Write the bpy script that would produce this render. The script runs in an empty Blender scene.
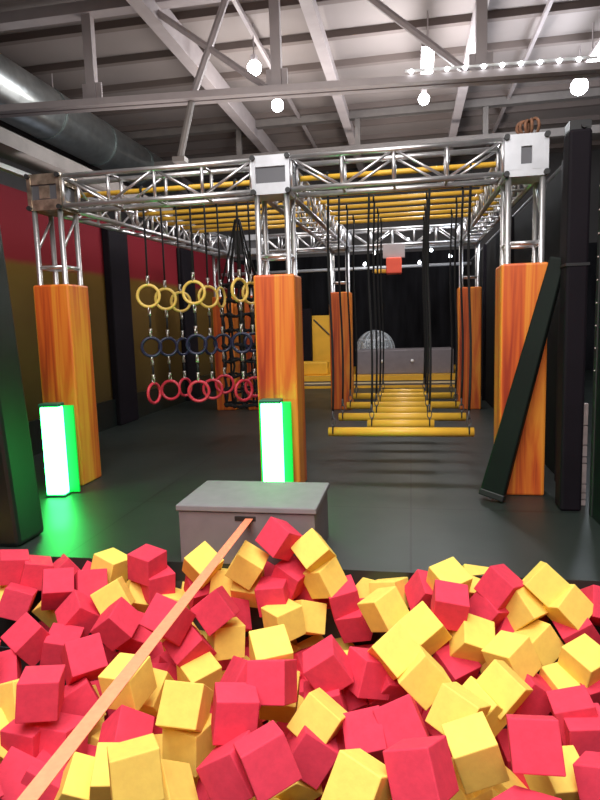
import bpy, bmesh, math, random
from mathutils import Vector, Matrix, Quaternion
SC = bpy.context.scene
COL = SC.collection
R = math.radians
rnd = random.Random(11)

# ------------------------------------------------------------------ helpers
def shade(me, smooth):
    for p in me.polygons:
        p.use_smooth = smooth

def mesh_of(name, bm, mat, smooth=False):
    me = bpy.data.meshes.new(name)
    bm.normal_update()
    bm.to_mesh(me); bm.free()
    for m in (mat if isinstance(mat, (list, tuple)) else [mat]):
        me.materials.append(m)
    shade(me, smooth)
    return me

def link(name, me, parent=None, loc=None):
    o = bpy.data.objects.new(name, me)
    COL.objects.link(o)
    if parent is not None:
        o.parent = parent
    if loc is not None:
        o.location = loc
    return o

def obj(name, bm, mat, parent=None, smooth=False, loc=None):
    return link(name, mesh_of(name, bm, mat, smooth), parent, loc)

def tag(o, label=None, cat=None, group=None, kind=None):
    if label: o['label'] = label
    if cat: o['category'] = cat
    if group: o['group'] = group
    if kind: o['kind'] = kind
    return o

def thing(name, loc, label, cat, group=None, rz=0.0):
    o = bpy.data.objects.new(name, None)
    o.empty_display_size = .05
    COL.objects.link(o)
    o.location = loc
    o.rotation_euler = (0, 0, rz)
    return tag(o, label, cat, group)

def struct(name, bm, mat, parent=None):
    o = obj(name, bm, mat, parent)
    o['kind'] = 'structure'
    return o

def copy_tree(o, loc, label=None, group=None):
    c = o.copy(); COL.objects.link(c); c.location = loc
    if label: c['label'] = label
    if group: c['group'] = group
    for ch in list(o.children):
        d = ch.copy(); COL.objects.link(d); d.parent = c
        for g in list(ch.children):
            e = g.copy(); COL.objects.link(e); e.parent = d
    return c

def box(bm, x0, x1, y0, y1, z0, z1, bev=0.0, M=None):
    b = bmesh.new()
    bmesh.ops.create_cube(b, size=1.0)
    for v in b.verts:
        v.co = Vector(((x0+x1)/2 + v.co.x*(x1-x0), (y0+y1)/2 + v.co.y*(y1-y0), (z0+z1)/2 + v.co.z*(z1-z0)))
    if bev > 0:
        bmesh.ops.bevel(b, geom=list(b.edges), offset=bev, segments=2, profile=.5, affect='EDGES')
    if M is not None:
        bmesh.ops.transform(b, matrix=M, verts=b.verts)
    merge(bm, b)
    return bm

def merge(bm, b):
    me = bpy.data.meshes.new('tmp'); b.to_mesh(me); b.free()
    bm.from_mesh(me); bpy.data.meshes.remove(me)

def tube(bm, p0, p1, r, seg=8, r1=None):
    p0 = Vector(p0); p1 = Vector(p1); d = p1-p0; L = d.length
    q = Vector((0, 0, 1)).rotation_difference(d)
    M = Matrix.Translation((p0+p1)/2) @ q.to_matrix().to_4x4()
    b = bmesh.new()
    bmesh.ops.create_cone(b, cap_ends=True, segments=seg, radius1=r, radius2=r if r1 is None else r1, depth=L, matrix=M)
    merge(bm, b)
    return bm

def path(bm, pts, r, seg=6):
    """smooth tube along a list of points"""
    pts = [Vector(p) for p in pts]
    rings = []
    up = Vector((0.13, 0.31, 0.94))
    for i, p in enumerate(pts):
        d = (pts[min(i+1, len(pts)-1)] - pts[max(i-1, 0)]).normalized()
        a = d.cross(up)
        if a.length < 1e-3: a = d.cross(Vector((1, 0, 0)))
        a.normalize(); b = d.cross(a)
        rings.append([bm.verts.new(p + a*math.cos(2*math.pi*k/seg)*r + b*math.sin(2*math.pi*k/seg)*r) for k in range(seg)])
    for i in range(len(rings)-1):
        for k in range(seg):
            bm.faces.new((rings[i][k], rings[i][(k+1) % seg], rings[i+1][(k+1) % seg], rings[i+1][k]))
    bm.faces.new(rings[0][::-1]); bm.faces.new(rings[-1])
    return bm

def torus(bm, c, R0, r, yaw=0.0, roll=0.0, seg=28, sub=8, flat=1.0):
    """ring standing upright; yaw turns it about the vertical"""
    M = Matrix.Translation(Vector(c)) @ Matrix.Rotation(yaw, 4, 'Z') @ Matrix.Rotation(roll, 4, 'Y')
    vs = []
    for i in range(seg):
        a = 2*math.pi*i/seg
        row = []
        for k in range(sub):
            t = 2*math.pi*k/sub
            rr = R0 + r*math.cos(t)
            row.append(bm.verts.new(M @ Vector((rr*math.cos(a)*flat, r*math.sin(t), rr*math.sin(a)))))
        vs.append(row)
    for i in range(seg):
        for k in range(sub):
            bm.faces.new((vs[i][k], vs[i][(k+1) % sub], vs[(i+1) % seg][(k+1) % sub], vs[(i+1) % seg][k]))
    return bm

def ball(bm, c, r, u=16, v=10):
    b = bmesh.new()
    bmesh.ops.create_uvsphere(b, u_segments=u, v_segments=v, radius=r, matrix=Matrix.Translation(Vector(c)))
    merge(bm, b)
    return bm

def NB(): return bmesh.new()

# ------------------------------------------------------------------ materials
def mat(name, col, rough=.6, metal=0.0, emit=None, estr=0.0, noise=0.0, nscale=8.0, bump=0.0, spec=None, trans=0.0, alpha=1.0, stretch=(1, 1, 1)):
    m = bpy.data.materials.new(name); m.use_nodes = True
    nt = m.node_tree; b = nt.nodes['Principled BSDF']
    b.inputs['Base Color'].default_value = (*col, 1)
    b.inputs['Roughness'].default_value = rough
    b.inputs['Metallic'].default_value = metal
    if spec is not None: b.inputs['Specular IOR Level'].default_value = spec
    if trans: b.inputs['Transmission Weight'].default_value = trans
    if alpha < 1: b.inputs['Alpha'].default_value = alpha
    if emit:
        b.inputs['Emission Color'].default_value = (*emit, 1)
        b.inputs['Emission Strength'].default_value = estr
    if noise or bump:
        tc = nt.nodes.new('ShaderNodeTexCoord'); mp = nt.nodes.new('ShaderNodeMapping')
        mp.inputs['Scale'].default_value = stretch
        nt.links.new(tc.outputs['Object'], mp.inputs['Vector'])
        n = nt.nodes.new('ShaderNodeTexNoise'); n.inputs['Scale'].default_value = nscale; n.inputs['Detail'].default_value = 4
        nt.links.new(mp.outputs['Vector'], n.inputs['Vector'])
        if noise:
            cr = nt.nodes.new('ShaderNodeValToRGB')
            cr.color_ramp.elements[0].position = .3; cr.color_ramp.elements[1].position = .7
            cr.color_ramp.elements[0].color = (*[c*(1-noise) for c in col], 1)
            cr.color_ramp.elements[1].color = (*[min(1, c*(1+noise)) for c in col], 1)
            nt.links.new(n.outputs['Fac'], cr.inputs['Fac'])
            nt.links.new(cr.outputs['Color'], b.inputs['Base Color'])
        if bump:
            bp = nt.nodes.new('ShaderNodeBump'); bp.inputs['Strength'].default_value = bump; bp.inputs['Distance'].default_value = .01
            nt.links.new(n.outputs['Fac'], bp.inputs['Height']); nt.links.new(bp.outputs['Normal'], b.inputs['Normal'])
    return m

def ramp_mat(name, stops, rough, scale, stretch, detail=3, dist=0.0, coord='Object', bump=0.0):
    m = bpy.data.materials.new(name); m.use_nodes = True
    nt = m.node_tree; b = nt.nodes['Principled BSDF']
    b.inputs['Roughness'].default_value = rough
    tc = nt.nodes.new('ShaderNodeTexCoord'); mp = nt.nodes.new('ShaderNodeMapping')
    mp.inputs['Scale'].default_value = stretch
    n = nt.nodes.new('ShaderNodeTexNoise'); n.inputs['Scale'].default_value = scale
    n.inputs['Detail'].default_value = detail; n.inputs['Distortion'].default_value = dist
    cr = nt.nodes.new('ShaderNodeValToRGB')
    els = cr.color_ramp.elements
    while len(els) < len(stops): els.new(.5)
    for e, (p, c) in zip(els, stops):
        e.position = p; e.color = (*c, 1)
    nt.links.new(tc.outputs[coord], mp.inputs['Vector']); nt.links.new(mp.outputs['Vector'], n.inputs['Vector'])
    nt.links.new(n.outputs['Fac'], cr.inputs['Fac']); nt.links.new(cr.outputs['Color'], b.inputs['Base Color'])
    return m

CS = .165
MCAM = [(0.98314, 0.18041, -0.02975), (-0.00645, -0.1284, -0.9917), (-0.18273, 0.97518, -0.12507)]
CUBES = [
    ('R', (-2.445, 3.186, -0.014), (0.6571, 0.6711, 0.3066, 0.1543), 'at the far left corner of the pit, end of back row'),
    ('R', (-2.318, 3.220, -0.059), (0.6807, 0.6406, 0.3317, 0.1274), 'second from the left in the back row, beside the left corner cube'),
    ('R', (-2.000, 2.963, -0.031), (0.9215, 0.2509, 0.1435, 0.2594), 'showing a big pink face, below the green-lit floor near the left edge'),
    ('R', (-1.844, 3.045, -0.047), (0.8345, 0.4401, 0.2168, 0.2508), 'with a broad dark front, left of the first back-row yellow cube'),
    ('Y', (-1.806, 3.220, -0.006), (0.7928, 0.0722, 0.1205, 0.5931), 'nearest the green-lit floor, first yellow one in the back row'),
    ('Y', (-1.659, 2.963, -0.069), (0.7428, 0.5920, -0.0453, 0.3093), 'tilted slab-like under the first back-row yellow cube, left of the strap'),
    ('Y', (-2.100, 3.085, -0.204), (0.5376, 0.7701, -0.3265, 0.1064), 'small and wedged between reds below the left back corner'),
    ('R', (-2.315, 3.023, -0.159), (0.7732, 0.5768, 0.2628, 0.0196), 'at the left edge of the photo, one row below the corner cubes'),
    ('Y', (-2.530, 3.034, -0.196), (0.9465, 0.0443, 0.1796, 0.2644), 'just peeking in at the left photo edge, second row'),
    ('R', (-1.964, 2.632, -0.156), (0.8376, 0.2217, -0.2056, 0.4549), 'standing on a corner near the left edge, fourth row from the back'),
    ('R', (-1.820, 2.693, -0.224), (0.6554, 0.7293, 0.1964, 0.0008), 'flat-topped, directly behind the big square red cube at the left'),
    ('R', (-1.556, 2.462, -0.138), (0.8507, 0.3548, 0.1584, 0.3539), 'with a sunlit top, behind and right of the big square red cube'),
    ('R', (-1.552, 2.123, -0.087), (0.7316, 0.6510, 0.1693, 0.1108), 'big and square-on, pale top showing, at the left below mid pit'),
    ('R', (-1.534, 2.354, -0.286), (0.4412, 0.1599, 0.5401, 0.6986), "tilted under the strap's left side, right of the big square red cube"),
    ('R', (-2.021, 2.475, -0.262), (0.9080, 0.3124, 0.0606, 0.2726), 'cut by the left photo edge, level with the flat-topped red cube'),
    ('Y', (-1.747, 2.237, -0.208), (0.7966, 0.5644, -0.2156, 0.0183), 'cut by the left photo edge, beside the big square red cube'),
    ('R', (-1.614, 2.113, -0.303), (0.7185, 0.6935, -0.0331, -0.0408), 'low at the left photo edge, below the big square one'),
    ('R', (-1.489, 2.134, -0.313), (0.7879, 0.6143, -0.0251, -0.0351), 'touching the strap from the left, below the big square red cube'),
    ('R', (-1.566, 1.949, -0.350), (0.9147, 0.3143, 0.2531, -0.0242), 'large in the bottom left corner of the photo'),
    ('Y', (-1.759, 2.108, -0.328), (0.5795, 0.7796, 0.1540, -0.1809), 'cut by the left photo edge, nearly at the bottom left corner'),
    ('Y', (-1.288, 1.956, -0.361), (0.9444, 0.1335, 0.2638, 0.1438), "right of the strap's lower end at the bottom of the photo"),
    ('R', (-1.469, 1.975, -0.389), (0.3738, 0.5139, 0.6891, 0.3484), 'half under the strap near the bottom of the photo'),
    ('R', (-1.204, 2.165, -0.291), (0.9066, 0.1493, 0.3507, 0.1809), 'pointed roof-like, right of the strap above the big bottom yellow cube'),
    ('Y', (-0.952, 1.761, -0.093), (0.7725, 0.5697, 0.1647, 0.2272), "largest at the bottom left, right of the strap's lower end"),
    ('Y', (-1.137, 1.950, -0.281), (0.5483, 0.8123, 0.1965, 0.0301), 'squeezed between two yellow ones at the bottom left'),
    ('Y', (-0.905, 2.119, -0.089), (0.9122, 0.4092, 0.0211, 0.0027), 'square-faced, upper one of the yellow column left of centre'),
    ('Y', (-0.893, 2.129, -0.240), (0.7251, 0.6757, -0.0858, -0.1018), 'second in the yellow column left of centre, below the square-faced one'),
    ('Y', (-0.892, 1.850, -0.255), (0.8196, 0.1124, 0.4262, 0.3659), 'at the bottom edge, lowest of the yellow column left of centre'),
    ('Y', (-1.184, 2.784, -0.201), (0.5034, 0.7684, 0.2419, 0.3125), 'barely showing below the reds right of the strap'),
    ('Y', (-1.037, 2.621, -0.275), (0.5340, 0.7448, 0.2818, 0.2842), 'tilted, behind the square-faced yellow cube left of centre'),
    ('R', (-1.107, 2.684, -0.171), (0.8739, 0.2489, -0.2295, 0.3489), 'dark-sided, right of the strap at mid pit, beside a yellow cube'),
    ('R', (-1.002, 2.808, -0.023), (0.7505, 0.5642, -0.1594, 0.3050), 'standing on an edge, just right of the strap below the grey box'),
    ('R', (-1.010, 3.063, -0.191), (0.7814, 0.3128, 0.4298, 0.3271), 'partly hidden behind the edge-standing red one below the grey box'),
    ('R', (-1.184, 2.620, 0.012), (0.8995, 0.3886, -0.0249, -0.1980), "long face against the strap's left side, upper half of the pit"),
    ('R', (-1.558, 3.206, 0.032), (0.8097, 0.0647, 0.0069, 0.5833), 'highest back-row one left of the grey box'),
    ('R', (-1.510, 3.220, -0.086), (0.9186, 0.0531, 0.0330, 0.3901), 'second of the back-row pair left of the grey box'),
    ('Y', (-1.206, 3.194, 0.051), (0.7909, 0.3703, -0.0048, 0.4872), "in front of the grey box's left corner, touching the strap"),
    ('Y', (-0.923, 3.149, 0.084), (0.5807, 0.6590, -0.3603, 0.3141), "right of the strap below the grey box's slot"),
    ('Y', (-0.945, 3.220, -0.079), (0.4559, 0.8866, 0.0650, -0.0434), "buried under the yellow cube below the grey box's slot"),
    ('R', (-0.738, 3.191, 0.229), (0.2945, 0.8293, -0.0516, 0.4720), "leaning upright against the grey box's front, right of the slot"),
    ('R', (-0.763, 3.113, -0.073), (0.9973, 0.0231, -0.0692, -0.0006), "below the two yellow cubes at the grey box's right corner"),
    ('R', (-0.691, 3.220, -0.012), (0.8013, 0.1991, 0.0874, 0.5573), 'tucked behind, under the topmost yellow cube by the grey box'),
    ('Y', (-0.550, 3.213, 0.152), (0.8403, 0.4056, -0.2302, 0.2764), "topmost of the pit, in front of the grey box's right corner"),
    ('Y', (-0.496, 3.220, -0.002), (0.6104, 0.7183, -0.3298, -0.0509), "right below the topmost yellow cube at the grey box's right corner"),
    ('Y', (-0.592, 3.148, -0.212), (0.8287, 0.4521, 0.2938, 0.1500), 'square-faced, right one of a yellow pair below the grey box'),
    ('Y', (-0.693, 3.011, -0.165), (0.9194, -0.0104, -0.0495, 0.3900), 'left one of the yellow pair below the grey box, lit top'),
    ('Y', (-0.623, 2.435, -0.024), (0.9596, 0.1712, 0.0155, 0.2225), 'bright and square, above the central red square-on cube'),
    ('Y', (-0.974, 2.862, -0.205), (0.7409, 0.6084, 0.2232, 0.1762), 'left of the bright square yellow one above the central red cube'),
    ('R', (-0.573, 2.246, -0.029), (0.8568, 0.5097, -0.0778, -0.0035), 'square-on in the middle of the pit, pale right side'),
    ('R', (-0.748, 2.438, -0.175), (0.8261, -0.0085, -0.4240, 0.3711), 'tilted behind the left side of the central square-on red cube'),
    ('R', (-0.689, 2.090, -0.072), (0.7412, 0.6442, 0.1702, 0.0821), 'square-faced, left and below the central square-on red cube'),
    ('Y', (-0.601, 2.486, -0.249), (0.4978, 0.8646, 0.0627, -0.0254), 'dark, squeezed under the central square-on red cube'),
    ('R', (-0.511, 1.881, -0.093), (0.7576, 0.5732, 0.0514, 0.3080), 'big tilted face at the bottom middle, pale top strip'),
    ('R', (-0.650, 1.928, -0.185), (0.7361, 0.6156, -0.2387, 0.1492), 'cut by the bottom edge, left of the big tilted bottom one'),
    ('Y', (-0.386, 2.263, -0.196), (0.7584, 0.4474, -0.2952, 0.3709), 'standing on a corner at the centre of the lower pit'),
    ('R', (-0.388, 2.489, -0.272), (0.9868, 0.0287, -0.1338, 0.0866), 'above the corner-standing yellow cube, flat face half hidden'),
    ('R', (-0.383, 2.525, -0.117), (0.6173, -0.1671, -0.2288, 0.7339), 'with a roof-like ridge, right of the central square-on red cube'),
    ('R', (-0.321, 3.215, -0.244), (0.6170, 0.7685, -0.1626, 0.0492), 'in the third row right of the yellow pair below the grey box'),
    ('R', (-0.389, 3.220, -0.118), (0.6265, 0.7584, 0.0399, 0.1753), 'back-row one right of the grey box, under the yellow stack'),
    ('R', (-0.201, 2.570, -0.159), (0.7318, 0.4932, -0.2978, -0.3642), 'to the right of the roof-ridged red cube'),
    ('R', (-0.116, 2.618, -0.216), (0.3736, 0.8046, -0.3017, 0.3493), 'leaning, left below the long yellow run right of centre'),
    ('R', (-0.047, 2.291, -0.202), (0.8844, 0.4095, -0.1431, 0.1720), 'with a pale right edge, below the long yellow run right of centre'),
    ('R', (-0.183, 2.267, -0.253), (0.9375, 0.3145, -0.1307, 0.0707), 'pink square face, right of the corner-standing yellow cube'),
    ('Y', (-0.174, 1.817, -0.103), (0.8361, 0.4862, -0.0574, -0.2473), 'big at the bottom edge, right of centre, with a bright top'),
    ('R', (-0.417, 2.203, -0.286), (0.7427, 0.5881, 0.2873, -0.1417), 'under the corner-standing yellow cube at the lower centre'),
    ('Y', (-0.495, 2.210, -0.423), (0.4591, 0.8237, -0.1756, 0.2826), 'poking up at the bottom edge in the middle'),
    ('R', (0.022, 1.830, -0.031), (0.8127, 0.5324, -0.2368, -0.0094), 'largest at the bottom right of centre, dark front and pale top'),
    ('Y', (0.219, 2.099, -0.146), (0.6523, 0.7362, -0.0365, 0.1765), 'at the bottom, right beside the largest bottom red cube'),
    ('Y', (0.177, 2.305, -0.139), (0.7720, 0.3431, -0.4041, 0.3506), "orange-fronted, above the largest bottom red cube's right side"),
    ('Y', (-0.081, 2.571, -0.048), (0.8099, 0.4399, -0.0918, 0.3769), 'upper one of the long yellow run right of centre'),
    ('Y', (0.036, 2.514, -0.118), (0.6829, 0.6158, -0.1769, 0.3507), 'lower one of the long yellow run right of centre'),
    ('Y', (-0.149, 2.981, -0.052), (0.7391, 0.5271, 0.1200, 0.4019), 'big with a dark left side, back row below the trapeze bars'),
    ('Y', (0.057, 2.850, -0.082), (0.8889, 0.2938, -0.2486, 0.2484), 'bright, right below the big dark-sided yellow cube'),
    ('R', (0.076, 3.220, -0.061), (0.8170, 0.2696, -0.5095, -0.0165), 'in the back row right below the floor seam'),
    ('Y', (0.188, 3.152, 0.035), (0.9221, 0.2337, -0.0118, 0.3083), 'in the back row right of the floor seam, roof-like'),
    ('R', (0.180, 2.932, 0.012), (0.9897, 0.1244, 0.0700, -0.0066), 'broad, in front of the roof-like yellow back-row cube'),
    ('R', (0.464, 3.220, -0.005), (0.7622, 0.4163, -0.4599, 0.1850), 'pointed, back row, left of the big yellow pair at right'),
    ('Y', (0.587, 3.202, -0.102), (0.7178, 0.4906, -0.4940, 0.0084), 'left lower one of the big yellow cluster at the right back'),
    ('Y', (0.692, 3.220, 0.021), (0.7482, 0.5329, -0.2427, 0.3120), 'highest of the big yellow cluster at the right back'),
    ('Y', (0.789, 3.160, -0.071), (0.7084, 0.5572, -0.0538, 0.4299), 'right lower one of the big yellow cluster at the right back'),
    ('R', (0.970, 3.220, -0.089), (0.7304, 0.3077, -0.5206, -0.3176), 'in the back row at the right photo edge'),
    ('Y', (0.791, 2.829, -0.193), (0.9309, 0.1623, -0.0174, 0.3268), 'bright-topped at the right photo edge, third row'),
    ('Y', (0.635, 3.105, -0.250), (0.6713, 0.6332, -0.0069, 0.3851), 'rounded-looking, orange side, below the big right yellow cluster'),
    ('Y', (0.451, 2.758, -0.149), (0.9078, -0.0532, -0.1898, 0.3701), 'bright-topped with an orange side, right of centre-right red gap'),
    ('Y', (0.374, 2.516, -0.153), (0.8198, 0.3821, -0.3327, 0.2668), 'with a bright right strip, above the big square right red cube'),
    ('Y', (0.694, 2.810, -0.310), (0.6834, 0.2997, -0.6646, 0.0377), 'wedged left of the lower right-edge yellow and above small reds'),
    ('Y', (0.285, 2.882, -0.133), (0.8109, 0.2207, -0.5158, -0.1667), 'with a dark left and bright right face, below the broad red'),
    ('R', (0.227, 3.023, -0.244), (0.5031, 0.8402, -0.1804, 0.0913), 'barely showing beneath the two-faced yellow cube at right'),
    ('R', (0.202, 2.873, -0.280), (0.4631, 0.8300, 0.2250, 0.2147), 'in the hollow left of the bright-strip yellow cube'),
    ('Y', (0.276, 2.463, -0.224), (0.4533, 0.7897, -0.0870, 0.4042), 'left of the big square red cube at the lower right'),
    ('R', (0.409, 2.014, -0.030), (0.8651, 0.4982, -0.0589, -0.0045), 'big and square-on at the lower right, flat pink face'),
    ('R', (0.695, 2.440, -0.276), (0.6969, 0.7148, -0.0227, 0.0537), 'pale, cut by the right photo edge behind the big square one'),
    ('R', (0.686, 2.130, -0.249), (0.7858, 0.5570, -0.2544, -0.0873), 'in the bottom right corner of the photo, lit top'),
    ('R', (0.516, 2.713, -0.289), (0.5552, 0.7029, -0.2265, 0.3827), 'pointed, just above the big square red at the lower right'),
    ('R', (0.670, 2.510, -0.249), (0.9902, -0.0181, -0.1383, -0.0002), 'long and flat, behind the pale one at the right photo edge'),
    ('R', (0.816, 2.827, -0.303), (0.5589, 0.7983, 0.1503, 0.1669), 'cut by the right photo edge, under the bright-topped yellow'),
    ('R', (0.359, 1.823, -0.185), (0.8752, -0.1660, 0.0542, 0.4512), 'low at the bottom edge, below the big square red one'),
    ('Y', (0.538, 2.218, -0.319), (0.5409, 0.8204, 0.1756, 0.0589), 'at the bottom edge, under the big square red on its right'),
    ('R', (0.539, 3.220, -0.249), (0.2798, 0.9316, -0.0038, -0.2318), 'small gap-filler below the big right yellow cluster'),
    ('R', (0.840, 3.141, -0.194), (0.5942, 0.7550, -0.1564, 0.2292), 'below the big right yellow cluster, near the right photo edge'),
    ('R', (0.402, 3.220, -0.143), (0.4953, 0.7592, 0.4130, 0.0875), 'below the pointed back-row red, left of the right yellow cluster'),
    ('R', (-1.820, 2.870, -0.130), (0.4352, 0.7942, -0.0525, 0.4208), 'between the small wedged yellow cube and the big left-hand reds'),
    ('R', (-1.564, 2.814, -0.137), (0.5823, 0.3819, 0.2264, 0.6811), 'with a lit top and dark front, mid left, left of strap'),
    ('R', (-1.513, 2.925, -0.247), (0.4017, 0.8374, -0.2961, 0.2231), 'in shadow under the strap, behind the strap-crossed yellow cube'),
    ('Y', (-1.247, 2.303, -0.124), (0.7583, 0.0216, -0.0744, 0.6473), 'crossed by the strap, large, left of centre'),
    ('R', (-1.199, 2.776, -0.321), (0.5981, 0.5535, -0.5451, 0.1970), 'magenta-toned, right of the strap-crossed yellow cube'),
    ('Y', (-1.237, 2.493, -0.291), (0.4369, 0.8961, -0.0358, -0.0692), 'mostly buried below the strap-crossed yellow cube'),
    ('R', (-1.235, 2.645, -0.366), (0.4806, 0.8202, -0.3080, 0.0379), 'in shadow, right of the strap above the square-faced yellow'),
    ('Y', (-1.640, 3.220, -0.183), (0.4269, 0.8280, 0.3614, -0.0401), 'half hidden behind the slab-like tilted yellow, left back'),
    ('Y', (-1.412, 3.220, -0.229), (0.7606, -0.0005, 0.1032, 0.6409), 'thin strip showing under the strap near the grey box'),
    ('R', (-0.265, 2.653, -0.328), (0.3729, 0.8782, -0.1644, 0.2502), 'small, left of the pale-edged red right of centre'),
    ('Y', (-0.338, 2.724, -0.271), (0.4377, 0.8478, 0.2974, 0.0332), 'sliver showing beneath the roof-ridged red cube'),
    ('R', (-0.752, 2.055, -0.461), (0.1045, 0.1202, 0.8471, -0.5070), ''),
    ('Y', (-0.571, 2.054, -0.520), (0.0617, 0.7027, 0.5553, 0.4405), ''),
    ('R', (-1.427, 2.210, -0.520), (0.4750, -0.6476, 0.5853, -0.1113), ''),
    ('Y', (-0.893, 2.204, -0.520), (0.3420, 0.7696, -0.0952, -0.5307), ''),
    ('Y', (0.301, 2.176, -0.520), (0.3791, 0.0470, 0.9162, 0.1207), ''),
    ('Y', (-1.373, 2.366, -0.520), (0.1165, 0.0764, 0.0670, 0.9880), ''),
    ('Y', (-1.100, 2.347, -0.520), (0.0459, 0.1289, -0.9520, -0.2737), ''),
    ('R', (-0.308, 2.314, -0.520), (0.8425, 0.1551, -0.5034, -0.1132), ''),
    ('Y', (0.141, 2.314, -0.520), (0.2158, 0.2093, 0.5947, -0.7456), ''),
    ('Y', (0.360, 2.331, -0.520), (0.6070, 0.2419, -0.4168, -0.6320), ''),
    ('R', (0.528, 2.419, -0.507), (0.0642, -0.4434, 0.8212, -0.3533), ''),
    ('Y', (-1.646, 2.521, -0.451), (0.4668, -0.8148, -0.2002, -0.2796), ''),
    ('Y', (-1.538, 2.405, -0.520), (0.6834, -0.2757, 0.6696, 0.0927), ''),
    ('R', (-1.184, 2.514, -0.520), (0.0759, 0.9333, -0.1690, -0.3076), ''),
    ('R', (-1.024, 2.600, -0.520), (0.0992, -0.4949, 0.6407, -0.5786), ''),
    ('R', (-0.810, 2.578, -0.520), (0.7222, -0.1038, -0.1821, -0.6591), ''),
    ('R', (-0.544, 2.558, -0.549), (0.1248, -0.0002, 0.9595, 0.2527), ''),
    ('R', (-0.366, 2.509, -0.520), (0.3698, 0.3042, 0.1566, 0.8638), ''),
    ('Y', (0.210, 2.442, -0.520), (0.6707, 0.4216, 0.4174, 0.4452), ''),
    ('R', (0.146, 2.537, -0.452), (0.2111, 0.7309, 0.0367, -0.6480), ''),
    ('R', (0.467, 2.594, -0.520), (0.0321, 0.1029, -0.6306, -0.7685), ''),
    ('R', (-1.636, 2.683, -0.520), (0.0706, -0.1055, 0.9816, 0.1424), ''),
    ('R', (-1.493, 2.711, -0.520), (0.0218, -0.8349, 0.5366, -0.1204), ''),
    ('Y', (-0.944, 2.764, -0.487), (0.0781, -0.4210, -0.7965, 0.4270), ''),
    ('R', (-0.766, 2.820, -0.520), (0.5016, -0.7603, -0.0991, -0.4006), ''),
    ('R', (-0.806, 2.701, -0.444), (0.7492, 0.6233, -0.2008, -0.0994), ''),
    ('Y', (-0.605, 2.724, -0.520), (0.9520, -0.1192, 0.2817, 0.0060), ''),
    ('R', (-0.003, 2.820, -0.520), (0.2939, 0.0806, 0.2053, 0.9301), ''),
    ('R', (0.114, 2.687, -0.520), (0.2059, 0.6620, -0.5755, -0.4338), ''),
    ('R', (-1.389, 2.928, -0.511), (0.0845, -0.7544, -0.6294, 0.1659), ''),
    ('Y', (-1.051, 2.860, -0.520), (0.7689, -0.3683, 0.5207, 0.0458), ''),
    ('Y', (-0.893, 2.950, -0.498), (0.1102, -0.6670, -0.6786, 0.2871), ''),
    ('R', (-0.701, 2.965, -0.520), (0.3654, 0.5101, 0.5555, -0.5457), ''),
    ('R', (-0.608, 3.100, -0.476), (0.8285, 0.1068, 0.4723, -0.2812), ''),
    ('R', (0.424, 3.095, -0.520), (0.2192, 0.4084, 0.8639, -0.1970), ''),
    ('R', (0.579, 2.790, -0.520), (0.9076, -0.2022, -0.1286, -0.3448), ''),
    ('R', (-1.808, 3.022, -0.520), (0.4979, 0.6997, 0.3328, -0.3895), ''),
    ('R', (-1.635, 3.015, -0.516), (0.9302, 0.0110, 0.3274, -0.1657), ''),
    ('R', (-1.478, 3.096, -0.520), (0.0591, 0.7745, -0.5202, -0.3550), ''),
    ('R', (-1.042, 3.064, -0.520), (0.3434, -0.1339, 0.9152, -0.1628), ''),
    ('R', (-0.888, 3.120, -0.520), (0.6282, -0.4428, 0.5826, -0.2646), ''),
    ('Y', (-0.726, 3.201, -0.520), (0.2758, -0.0735, -0.2600, 0.9225), ''),
    ('R', (-0.523, 2.933, -0.550), (0.5944, -0.0845, 0.0132, 0.7996), ''),
    ('Y', (0.455, 3.277, -0.520), (0.0893, 0.9889, -0.0190, 0.1168), ''),
    ('R', (-2.309, 3.297, -0.520), (0.2941, -0.1794, 0.8457, -0.4076), ''),
    ('Y', (-1.581, 3.227, -0.520), (0.5105, -0.7647, -0.0447, 0.3907), ''),
    ('Y', (-1.268, 3.288, -0.520), (0.7629, 0.0153, 0.0770, 0.6417), ''),
    ('R', (-0.932, 3.271, -0.520), (0.3091, -0.5514, -0.6770, 0.3769), ''),
    ('Y', (-0.787, 3.363, -0.520), (0.0345, 0.9517, 0.2640, 0.1531), ''),
    ('Y', (-0.570, 3.275, -0.520), (0.6281, 0.3936, -0.6681, 0.0639), ''),
    ('Y', (-0.424, 3.309, -0.520), (0.7179, -0.5012, 0.3121, -0.3688), ''),
    ('R', (-0.249, 3.228, -0.520), (0.1650, -0.6176, -0.7432, -0.1972), ''),
    ('Y', (-2.498, 3.233, -0.169), (0.2227, -0.3998, 0.8713, 0.1773), '@'),
    ('R', (-2.361, 3.372, -0.119), (0.1873, -0.7610, 0.6053, -0.1396), '@'),
    ('R', (-2.164, 3.290, -0.093), (0.0487, 0.4706, -0.5832, -0.6603), '@'),
    ('R', (-2.003, 3.330, -0.147), (0.6375, 0.4489, -0.0769, 0.6214), '@'),
    ('R', (-1.558, 3.413, -0.196), (0.2185, -0.4507, -0.6685, -0.5498), '@'),
    ('Y', (-1.359, 3.396, -0.219), (0.3421, 0.7802, -0.4191, 0.3140), ''),
    ('R', (-1.248, 3.266, -0.133), (0.8520, 0.1606, 0.2776, -0.4137), '@'),
    ('Y', (-1.078, 3.256, -0.086), (0.6840, -0.1356, -0.1056, -0.7089), '@'),
    ('R', (-0.849, 3.373, -0.060), (0.5515, 0.0459, 0.6793, 0.4820), '@'),
    ('R', (-0.578, 3.321, -0.116), (0.5862, -0.6797, -0.3478, 0.2711), '@'),
    ('R', (-0.431, 3.391, -0.139), (0.0917, 0.2045, -0.9282, -0.2971), '@'),
    ('Y', (-0.237, 3.356, -0.149), (0.4113, 0.4807, 0.2377, -0.7370), '@'),
    ('Y', (-0.124, 3.273, -0.106), (0.2656, -0.6009, -0.4740, -0.5863), '@'),
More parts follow.
